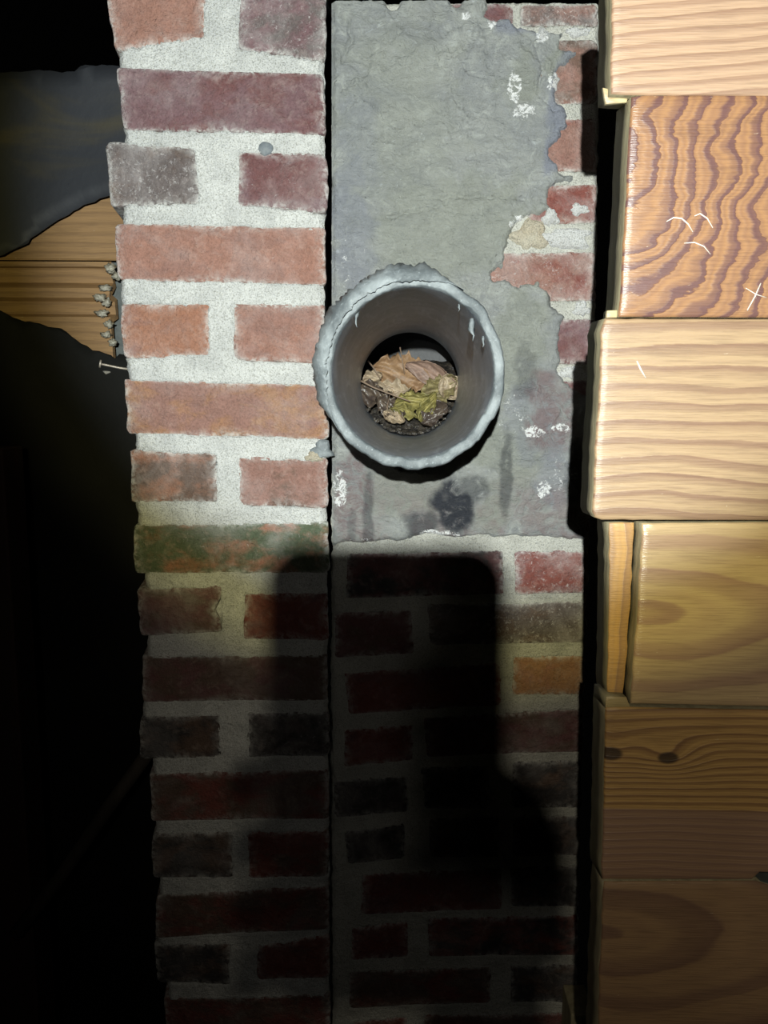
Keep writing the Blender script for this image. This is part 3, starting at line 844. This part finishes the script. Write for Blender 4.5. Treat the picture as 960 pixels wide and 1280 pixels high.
twig([(460, 451, YH-.03), (468, 461, YH-.034), (476, 474, YH-.036)], 0.0013, 'short pale twig at the upper left of the leaf litter')
twig([(485, 520, YH-.058), (484, 508, YH-.056), (487, 494, YH-.054)], 0.0009, 'short upright twig in the middle left of the leaf litter')

# ------------------------------------------------------------------ boards on the right
YW = -0.300
def W2L(px, py, org):
    p = at(px, py, YW); return (p.x-org.x, p.z-org.z)
WSIDE = mat_simple('weathered_end_grain', (0.34, 0.30, 0.19), (0.24, 0.205, 0.13), 120, 0.7, 0.6, 0.002, (1, 1, 0.15))

def board(outline, thick, mat, label, top_off=0.0, slope=0.0, Y=YW, round_=0.0016, side=None, name='wooden_board', edge_jag=0.0006, seed=0, shift=-0.0):
    """outline in photo pixels (face polygon, clockwise from top-left); extruded back"""
    r = random.Random(seed)
    pts = []
    n = len(outline)
    for i in range(n):
        a = outline[i]; b = outline[(i+1) % n]
        pa = at(a[0], a[1], Y); pb = at(b[0], b[1], Y)
        k = max(1, int((pb-pa).length/0.008))
        for j in range(k):
            p = pa.lerp(pb, j/k)
            jj = edge_jag if p.x < at(830, 600, Y).x else 0.0002
            pts.append(Vector((p.x+r.uniform(-1, 1)*jj, p.z+r.uniform(-1, 1)*jj*0.5)))
    cen = sum(pts, Vector((0, 0)))/len(pts)
    N = len(pts)
    rings = [(0.0, thick), (0.0, round_), (round_*0.35, round_*0.35), (round_, 0.0), (round_*4, -0.0004), (round_*9, -0.0007)]
    xmin = min(p.x for p in pts); 
    x0, x1 = min(p.x for p in pts), max(p.x for p in pts); z0, z1 = min(p.y for p in pts), max(p.y for p in pts)
    V = []; fm = []
    for ins, yy in rings:
        for p in pts:
            sx = 1-2*ins/(x1-x0); sz = 1-2*ins/(z1-z0)
            # back edge pushed a little further left so the end faces catch more light
            back = -0.0028 if (yy > 0.012 and p.x < x0+0.02) else 0.0
            V.append((cen.x+(p.x-cen.x)*sx+back, Y+yy, cen.y+(p.y-cen.y)*sz))
    V.append((cen.x, Y-0.0008, cen.y))
    Fc = []
    for k in range(len(rings)-1):
        for i in range(N):
            j = (i+1) % N
            Fc.append((k*N+i, k*N+j, (k+1)*N+j, (k+1)*N+i)); fm.append(1 if k < 1 else 0)
    b0 = (len(rings)-1)*N
    for i in range(N): Fc.append((b0+i, b0+(i+1) % N, len(V)-1)); fm.append(0)
    Fc.append(tuple(range(N))[::-1]); fm.append(1)
    org = at(outline[0][0], outline[0][1], Y)
    o = add_mesh(name, V, Fc, mat, None, origin=org, mats=[mat, side or WSIDE], fmat=fm)
    tag(o, label, 'board', 'boards stacked beside the chimney')
    return o, org

def loc(px, py, o, Y=YW):
    p = at(px, py, Y); return (p.x-o.x, p.z-o.z)
EX = 1075
# 1
o1 = at(766, -60, YW)
w1 = mat_wood('pale_pine', (0.385, 0.255, 0.165), (0.24, 0.14, 0.09), (0.35, -4.0), (1.0, 1.0), 110, 0.018, contrast=0.95, gloss=0.5)
board([(766, -60), (EX, -62), (EX, 122), (785, 118), (764, 117)], 0.028, w1, 'pale pine board with fine straight grain, topmost on the right', seed=1)
# 2
o2 = at(789, 121, YW)
w2 = mat_wood('curly_red_pine', (0.30, 0.158, 0.075), (0.125, 0.062, 0.056), loc(740, 175, o2), (0.105, 0.135), 7.5, 0.75, contrast=1.15, gloss=0.36, wig=9)
board([(789, 121), (800, 118.5), (EX, 118), (EX, 398), (774, 396), (774, 390), (782, 260), (788, 150)], 0.030, w2, 'reddish board with bold wavy zebra grain and white scratches', seed=2, edge_jag=0.0004)
# 3
o3 = at(757, 398, YW)
w3 = mat_wood('blond_pine', (0.355, 0.245, 0.142), (0.21, 0.125, 0.08), (0.00, -3.5), (1.0, 1.0), 70, 0.030, contrast=1.0, gloss=0.42)
b3, _ = board([(757, 398), (EX, 399), (EX, 651), (752, 650), (744, 647), (741, 640), (744, 560), (750, 470), (751, 415)], 0.030, w3, 'blond board jutting furthest left over the chimney, straight brown grain', seed=3, Y=YW-0.002)
# 4
o4 = at(800, 653, YW)
w4 = mat_wood('honey_pine', (0.46, 0.335, 0.18), (0.30, 0.185, 0.13), loc(792, 764, o4), (0.16, 0.045), 1.7, 0.55, contrast=0.85, gloss=0.28, wig=7)
board([(803, 654), (EX, 652), (EX, 886), (789, 880), (790, 860), (797, 760)], 0.030, w4, 'honey-coloured board with a dark pointed grain mark at its left', seed=4)
w4b = mat_wood('orange_batten', (0.46, 0.26, 0.085), (0.26, 0.15, 0.08), (0.6, -0.05), (1.0, 30.0), 70, 0.02, contrast=0.8, gloss=0.5)
board([(762, 654), (793, 653), (788, 760), (779, 868), (759, 868), (761, 760)], 0.026, w4b, 'short upright orange-brown batten left of the honey-coloured board', seed=14, Y=YW+0.012, round_=0.0008)
SPL0 = mat_wood('pale_lip', (0.40, 0.31, 0.15), (0.26, 0.19, 0.10), (0.0, -2.0), (1, 1), 60, 0.02)
# 5
o5 = at(759, 884, YW)
w5 = mat_wood('knotty_pine', (0.42, 0.255, 0.090), (0.20, 0.105, 0.045), (0.10, -3.0), (1.0, 1.0), 150, 0.012, contrast=0.95, gloss=0.5,
              knots=[(*loc(837, 947, o5), 0.0105, 0.016), (*loc(765, 942, o5), 0.012, 0.012)],
              streaks=[(loc(800, 1101, o5)[1], loc(800, 1011, o5)[1], (0.22, 0.135, 0.105), 0.72)])
b5_, _ = board([(757, 884), (788, 884.5), (EX, 890), (EX, 1093), (950, 1091), (940, 1100), (752, 1100), (755, 1000)], 0.030, w5, 'knotty orange board with brown lower half below the honey-coloured one', seed=5, Y=YW+0.001)
tb, _ = board([(757, 870), (782, 871), (787, 884), (757, 885)], 0.028, SPL0, 'x', seed=15, Y=YW+0.0018, name='broken_lip', round_=0.0003)
for k_ in ('label', 'category', 'group'): del tb[k_]
tb.location = PLOC['broken_lip']-PLOC[b5_.name]; tb.parent = b5_
# 6
o6 = at(755, 1103, YW)
w6 = mat_wood('brown_plank', (0.27, 0.165, 0.085), (0.145, 0.080, 0.055), loc(748, 1165, o6), (0.16, 0.060), 1.9, 0.6, contrast=0.8, gloss=0.55, wig=6)
board([(755, 1103), (946, 1102), (975, 1112), (EX, 1112), (EX, 1350), (746, 1350), (750, 1200)], 0.030, w6, 'brown board with wide arched grain at the bottom right', seed=6, Y=YW+0.001)

# under-lip splinter of the topmost board and tab of the blond board
SPL = mat_wood('splinter', (0.50, 0.40, 0.22), (0.30, 0.22, 0.13), (1, 1), (1, 1), 60, 0.02)
sp, _ = board([(754, 110), (764, 112), (766, 122), (784, 122), (783, 128), (757, 130)], 0.008, SPL, 'thin splintered strip hanging under the topmost pale board', seed=8, Y=YW+0.008, name='wood_splinter', round_=0.0003)
sp['category'] = 'splinter'; del sp['group']
sp2, _ = board([(759, 388), (772, 388), (772, 397), (757, 397)], 0.010, SPL, 'small square chip of wood on the blond board corner', seed=9, Y=YW+0.004, name='wood_chip', round_=0.0003)
sp2['category'] = 'wood chip'; del sp2['group']

# pale scratches, as raised slivers on the boards
SCR = mat_simple('raw_scratch', (0.70, 0.66, 0.60), (0.55, 0.48, 0.40), 200, 0.7)
def scratch(pts, wpx, parent, Y):
    P = [at(a, b, Y) for a, b in pts]
    V, Fc = tube([p+Vector((0, 0, 0)) for p in P], [wpx*0.0006*(0.4+0.6*math.sin(math.pi*(i+0.5)/len(P))) for i in range(len(P))], 5)
    add_mesh('scratch', V, Fc, SCR, parent)
b2 = [o for o in COL.objects if o.get('label', '').startswith('reddish board')][0]
Ys = YW-0.0006
scratch([(833, 277), (842, 272), (852, 273), (860, 280), (866, 290)], 1.1, b2, Ys)
scratch([(868, 270), (875, 267), (884, 273), (891, 285)], 1.0, b2, Ys)
scratch([(855, 304), (868, 303), (880, 308), (888, 318)], 0.9, b2, Ys)
scratch([(951, 354), (944, 370), (934, 388)], 1.1, b2, Ys)
scratch([(932, 360), (945, 368), (958, 372)], 0.7, b2, Ys)
scratch([(796, 451), (801, 462), (807, 472)], 1.5, b3, YW-0.0026)

# metal sliver behind the bottom boards
TIN = mat_simple('dull_tin', (0.10, 0.11, 0.11), (0.16, 0.17, 0.16), 60, 0.45, 0.3, 0.001, metal=0.7)
V_ = [at(941, 1091, YW+0.004), at(966, 1091, YW+0.004), at(975, 1114, YW+0.004), at(958, 1110, YW+0.004)]
V_ = [tuple(v) for v in V_]+[(v.x, v.y+0.002, v.z) for v in V_]
tn = add_mesh('metal_shim', V_, [(0, 1, 2, 3), (7, 6, 5, 4), (0, 4, 5, 1), (1, 5, 6, 2), (2, 6, 7, 3), (3, 7, 4, 0)], TIN, None, smooth=False)
tag(tn, 'dark grey metal shim poking between the two lowest boards at the right edge', 'shim')
# stud that carries the boards, and small block low by the chimney
STUD = mat_simple('rough_stud', (0.16, 0.12, 0.07), (0.11, 0.08, 0.05), 40, 0.8, 0.5, 0.002, (1, 1, 0.1))
a = at(905, 640, YW)
V, Fc = box_mesh(a.x, a.x+0.045, YW+0.0305, YW+0.12, 0.95, 2.15)
tag(add_mesh('wooden_stud', V, Fc, STUD, None, smooth=False), 'upright rough stud hidden behind the stacked boards at the right', 'stud')
a = at(714, 1268, -0.05); b = at(741, 1300, -0.05)
V, Fc = box_mesh(a.x, b.x, -0.05, 0.0, a.z-0.08, a.z)
bk = add_mesh('wood_block', V, Fc, WSIDE, None, smooth=False)
bv = bk.modifiers.new('bevel', 'BEVEL'); bv.width = 0.002; bv.segments = 2
tag(bk, 'small pale wood block low between chimney and boards at the bottom edge', 'wood block')

# ------------------------------------------------------------------ left background
YP = 0.34       # sheathing planks
wl = empty('wall_left', at(0, 1300, YP), kind='structure')
shw = mat_wood('sheathing_plank', (0.34, 0.20, 0.085), (0.22, 0.125, 0.055), (0.0, -4.0), (1, 1), 70, 0.02, contrast=0.7, gloss=0.6)
def plank_profile(px0, px1, prof, mat, jag=True, label=None):
    """horizontal plank: prof = list of (py, y offset)"""
    NX = 60
    xs = np.linspace(at(px0, 350, YP).x, at(px1, 350, YP).x, NX)
    V = []; m = len(prof)
    for i, x in enumerate(xs):
        for (py, dy) in prof:
            z = at(60, py, YP).z
            xx = x
            if jag and i == NX-1: xx += random.uniform(-.008, .004)
            V.append((xx, YP+dy, z))
    Fc = [(i*m+j, i*m+j+1, (i+1)*m+j+1, (i+1)*m+j) for i in range(NX-1) for j in range(m-1)]
    o = add_mesh('plank', V, Fc, mat, wl, smooth=False)
    md = o.modifiers.new('thickness', 'SOLIDIFY'); md.thickness = 0.012; md.offset = -1
    if label: o['label'] = label
    return o
plank_profile(-160, 260, [(150, 0), (323, 0), (325, 0.002)], shw, False)
mould = [(326, 0.004), (327, 0), (333, 0), (335, 0.010), (352, 0.012), (358, 0.002), (360, -0.001), (372, -0.001), (376, 0.009), (392, 0.009), (396, 0.0), (470, 0.0)]
plank_profile(-160, 138, mould, shw, True, 'moulded plank with two darker grooves, broken at its right end')
# grey membrane seen through the broken end
MEMB = mat_simple('grey_membrane', (0.10, 0.115, 0.115), (0.14, 0.155, 0.15), 120, 0.7, 0.4, 0.002)
V, Fc = box_mesh(at(118, 350, YP+.03).x, at(220, 350, YP+.03).x, YP+0.03, YP+0.034, at(60, 460, YP).z, at(60, 318, YP).z)
add_mesh('membrane', V, Fc, MEMB, wl, smooth=False)['label'] = 'grey ribbed membrane behind the broken plank end'
# crumbs of white foam along the break
FOAM = mat_simple('old_foam', (0.16, 0.13, 0.08), (0.50, 0.48, 0.40), 70, 0.7, 0.6, 0.004)
foam = empty('foam_filler', at(132, 420, YP-0.01), 'crumbly white and yellow foam along the broken plank end behind the pier', 'foam')
r = random.Random(3)
for (px, py, sx, sz) in ((138, 335, .010, .012), (131, 360, .012, .009), (125, 372, .013, .010), (134, 378, .008, .012), (128, 392, .012, .010), (136, 405, .009, .010), (133, 418, .010, .009), (141, 428, .008, .010), (145, 345, .008, .010)):
    bm = bmesh.new(); q = at(px, py, YP-0.006)
    bmesh.ops.create_icosphere(bm, subdivisions=3, radius=1)
    from mathutils import noise as mn
    for v in bm.verts:
        k = 1+0.75*mn.noise(v.co*1.9+Vector((px, py, 0)))+0.4*mn.noise(v.co*5+Vector((py, px, 0)))
        v.co = Vector((v.co.x*sx*.75*k, v.co.y*0.006*k, v.co.z*sz*.55*k))
    me = bpy.data.meshes.new('foam_crumb'); bm.to_mesh(me); bm.free(); me.materials.append(FOAM)
    me.polygons.foreach_set('use_smooth', [True]*len(me.polygons))
    fo = bpy.data.objects.new('foam_crumb', me); COL.objects.link(fo); fo.parent = foam; fo.location = q-foam.location

def felt_sheet(name, outline, Y, label, mat, sag=0.006, seed=0, jag=0.0012, group=None):
    """torn felt: triangulated sheet with waves and thickness"""
    r = random.Random(seed)
    pts = []
    n = len(outline)
    for i in range(n):
        a = at(*outline[i], Y); b = at(*outline[(i+1) % n], Y)
        k = max(1, int((b-a).length/0.008))
        for j in range(k):
            p = a.lerp(b, j/k); pts.append(Vector((p.x+r.uniform(-1, 1)*jag, p.z+r.uniform(-1, 1)*jag)))
    bm = bmesh.new()
    vs_ = [bm.verts.new((p.x, Y, p.y)) for p in pts]
    es_ = [bm.edges.new((vs_[i], vs_[(i+1) % len(vs_)])) for i in range(len(vs_))]
    bmesh.ops.triangle_fill(bm, use_beauty=True, edges=es_)
    for _ in range(4):
        lng = [e for e in bm.edges if e.calc_length() > 0.03]
        if not lng: break
        bmesh.ops.subdivide_edges(bm, edges=lng, cuts=1)
        bmesh.ops.triangulate(bm, faces=bm.faces[:])
    for v in bm.verts:
        x, z = v.co.x, v.co.z
        v.co.y = Y + sag*(math.sin(x*17+z*9+seed)+0.6*math.sin(z*31-x*12))
    me = bpy.data.meshes.new(name); bm.to_mesh(me); bm.free(); me.materials.append(mat)
    me.polygons.foreach_set('use_smooth', [True]*len(me.polygons))
    o = bpy.data.objects.new(name, me); COL.objects.link(o)
    md = o.modifiers.new('thickness', 'SOLIDIFY'); md.thickness = 0.0018
    tag(o, label, 'roofing felt', group)
    return o
FELTU = NT('dusty_felt')
_P = FELTU.obj(); _n = FELTU.noise(FELTU.mapping(_P, (0.8, 1, 2.2)), 5.5, 4, 0.55, 0.6)
_c = FELTU.mix(FELTU.ramp(_n, 0.5, 0.68), (0.033, 0.036, 0.043), (0.062, 0.055, 0.038))
FELTU = FELTU.out(_c, 0.6, FELTU.bump(FELTU.noise(_P, 30, 4), 0.3, 0.004), 0.4)
FELTD = mat_simple('shaded_black_felt', (0.0065, 0.0065, 0.0062), (0.009, 0.009, 0.008), 8, 0.75, 0.35, 0.003, spec=0.2)  # shade on the lower sheet put into a darker felt colour
felt_sheet('roofing_felt', [(-160, 95), (-60, 93), (0, 91), (50, 89), (80, 92), (95, 92), (103, 85), (150, 84), (190, 84), (250, 84), (250, 240), (150, 243), (133, 247), (118, 252), (104, 257), (85, 268), (66, 280), (52, 288), (45, 294), (38, 298), (36, 304), (20, 312), (0, 322), (-60, 350), (-160, 380)],
           YP-0.016, 'dusty black felt sheet with torn lower edge, upper left behind the pier', FELTU, 0.004, 1, group=None)
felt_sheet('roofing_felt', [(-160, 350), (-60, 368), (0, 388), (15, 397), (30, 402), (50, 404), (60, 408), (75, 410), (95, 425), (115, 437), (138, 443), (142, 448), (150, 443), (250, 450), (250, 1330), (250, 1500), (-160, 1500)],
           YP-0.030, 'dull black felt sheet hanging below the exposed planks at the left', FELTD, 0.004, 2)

# nail in the mortar, with a clinging crumb
NAILM = mat_simple('rusty_nail', (0.30, 0.26, 0.21), (0.42, 0.38, 0.33), 200, 0.45, 0.4, 0.001, metal=0.5)
nl = empty('nail', at(160, 462, YL+0.012), 'bent grey nail sticking out of the pier mortar to the left', 'nail')
P = [at(166, 462, YL+.010), at(150, 460, YL+.006), at(136, 457, YL+.0), at(126, 455, YL-.004)]
V, Fc = tube(P, [0.0013, 0.0013, 0.0013, 0.0012], 8); add_mesh('shank', V, Fc, NAILM, nl)
hd = [at(126.5, 455, YL-.004), at(124.5, 454.6, YL-.0045)]
V, Fc = tube(hd, [0.0045, 0.0045], 12); add_mesh('nail_head', V, Fc, NAILM, nl)
COB = mat_simple('cobweb_crumb', (0.22, 0.21, 0.18), (0.14, 0.13, 0.11), 200, 0.9)
V, Fc = tube([at(129, 464, YL+.002), at(133, 466, YL), at(138, 465, YL+.002)], [0.0008, 0.0022, 0.0008], 6); add_mesh('dust_crumb', V, Fc, COB, nl)

# dim brace and post at the lower left
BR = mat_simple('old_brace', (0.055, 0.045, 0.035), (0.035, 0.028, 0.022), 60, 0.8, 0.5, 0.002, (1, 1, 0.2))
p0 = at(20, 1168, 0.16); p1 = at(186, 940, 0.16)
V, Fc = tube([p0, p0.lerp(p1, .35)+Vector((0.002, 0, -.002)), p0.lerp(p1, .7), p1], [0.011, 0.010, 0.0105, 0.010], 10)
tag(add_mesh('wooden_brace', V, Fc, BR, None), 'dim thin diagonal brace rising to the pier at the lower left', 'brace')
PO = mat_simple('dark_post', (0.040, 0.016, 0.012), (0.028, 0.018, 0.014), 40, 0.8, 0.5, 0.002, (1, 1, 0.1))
a = at(-70, 800, 0.18); b = at(18, 800, 0.18)
zt = at(0, 560, 0.18).z; zl = at(0, 1420, 0.18).z
V, Fc = box_mesh(a.x, b.x, 0.18, 0.24, zl, zt)
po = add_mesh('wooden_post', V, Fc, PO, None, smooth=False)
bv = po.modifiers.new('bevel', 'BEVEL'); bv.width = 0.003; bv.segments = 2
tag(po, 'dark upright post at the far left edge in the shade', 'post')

# ------------------------------------------------------------------ what the photographer holds: phone, hand, flashlight (all behind the lens)
def cbox(x0, x1, y0, y1, d0, d1, name, mat, parent, r_=0.01):
    """rounded slab in the lens's own axes"""
    out = []
    for (cx, cy, a0) in ((x1-r_, y1-r_, 0), (x0+r_, y1-r_, 90), (x0+r_, y0+r_, 180), (x1-r_, y0+r_, 270)):
        for k in range(9):
            a = math.radians(a0+k*11.25)
            out.append((cx+r_*math.cos(a), cy+r_*math.sin(a)))
    N = len(out); dm = (d1-d0)*0.2
    V = []
    for (sc_, d) in ((0.98, d0), (1, d0+dm), (1, d1-dm), (0.98, d1)):
        for (x, y) in out:
            V.append(tuple(camspace((x0+x1)/2+(x-(x0+x1)/2)*sc_, (y0+y1)/2+(y-(y0+y1)/2)*sc_, d)))
    Fc = [(k*N+i, k*N+(i+1) % N, (k+1)*N+(i+1) % N, (k+1)*N+i) for k in range(3) for i in range(N)]
    Fc += [tuple(range(N))[::-1], tuple(range(3*N, 4*N))]
    return add_mesh(name, V, Fc, mat, parent, smooth=False)
BLK = mat_simple('phone_glass', (0.01, 0.01, 0.012), (0.015, 0.015, 0.017), 10, 0.2, 0.0)
ph = empty('phone', camspace(-0.02, -0.135, -0.010), 'phone held behind the lens in the photographer hand', 'phone')
cbox(-0.0600, 0.0180, -0.110, 0.0405, -0.012, -0.004, 'phone_body', BLK, ph, 0.013)
cbox(-0.0080, 0.0080, -0.0080, 0.0080, -0.004, -0.0022, 'lens_housing', BLK, ph, 0.006)

SKIN = mat_simple('skin', (0.50, 0.30, 0.22), (0.45, 0.26, 0.19), 30, 0.5, 0.2, 0.001)
def hand():
    me = bpy.data.meshes.new('hand')
    V = []; E = []; Rr = []
    def add(p, r_, par=None):
        p = (p[0], p[1]+0.022, p[2])
        V.append(tuple(camspace(*p))); Rr.append(r_)
        if par is not None: E.append((par, len(V)-1))
        return len(V)-1
    wr = add((0.008, -0.225, 0.018), 0.024)
    fa = add((0.000, -0.340, -0.010), 0.030, wr)
    fb = add((-0.010, -0.500, -0.080), 0.036, fa)
    pa = add((0.014, -0.150, 0.016), 0.022, wr)
    for k in range(4):
        yk = -0.062-0.021*k
        kn = add((0.026-0.002*k, yk-0.008, 0.014), 0.0105, pa)
        m1_ = add((0.004, yk, 0.010), 0.0085, kn)
        m2_ = add((-0.040, yk+0.003, 0.008), 0.0082, m1_)
        m3_ = add((-0.067, yk+0.004, -0.001), 0.0076, m2_)
        add((-0.066, yk+0.004, -0.021), 0.0064, m3_)
    t1 = add((0.028, -0.105, -0.002), 0.012, pa)
    t2 = add((0.027, -0.080, -0.018), 0.0100, t1)
    add((0.020, -0.055, -0.024), 0.0082, t2)
    me.from_pydata(V, E, [])
    o = bpy.data.objects.new('hand', me); COL.objects.link(o)
    md = o.modifiers.new('skin', 'SKIN'); md.use_smooth_shade = True
    for i, sv in enumerate(me.skin_vertices[0].data if me.skin_vertices else []):
        sv.radius = (Rr[i], Rr[i])
    if not me.skin_vertices:
        bm = bmesh.new(); bm.from_mesh(me); ly = bm.verts.layers.skin.verify(); bm.verts.ensure_lookup_table()
        for i, v in enumerate(bm.verts):
            v[ly].radius = (Rr[i], Rr[i]); v[ly].use_root = (i == 0)
        bm.to_mesh(me); bm.free()
    sb = o.modifiers.new('smooth', 'SUBSURF'); sb.levels = 2; sb.render_levels = 2
    me.materials.append(SKIN)
    tag(o, 'bare hand and forearm holding the phone behind the lens', 'hand')
hand()
MET = mat_simple('flashlight_metal', (0.03, 0.03, 0.035), (0.04, 0.04, 0.045), 60, 0.35, 0.2, 0.001, metal=0.8)
L0 = camspace(*LAMP); ax = (at(500, 200, 0)-L0).normalized()
fl = empty('flashlight', L0-ax*0.10, 'black metal flashlight shining past the phone from behind the lens', 'flashlight')
V, Fc = tube([L0-ax*0.125, L0-ax*0.05, L0-ax*0.04, L0-ax*0.008], [0.012, 0.012, 0.016, 0.016], 24)
add_mesh('flashlight_body', V, Fc, MET, fl)
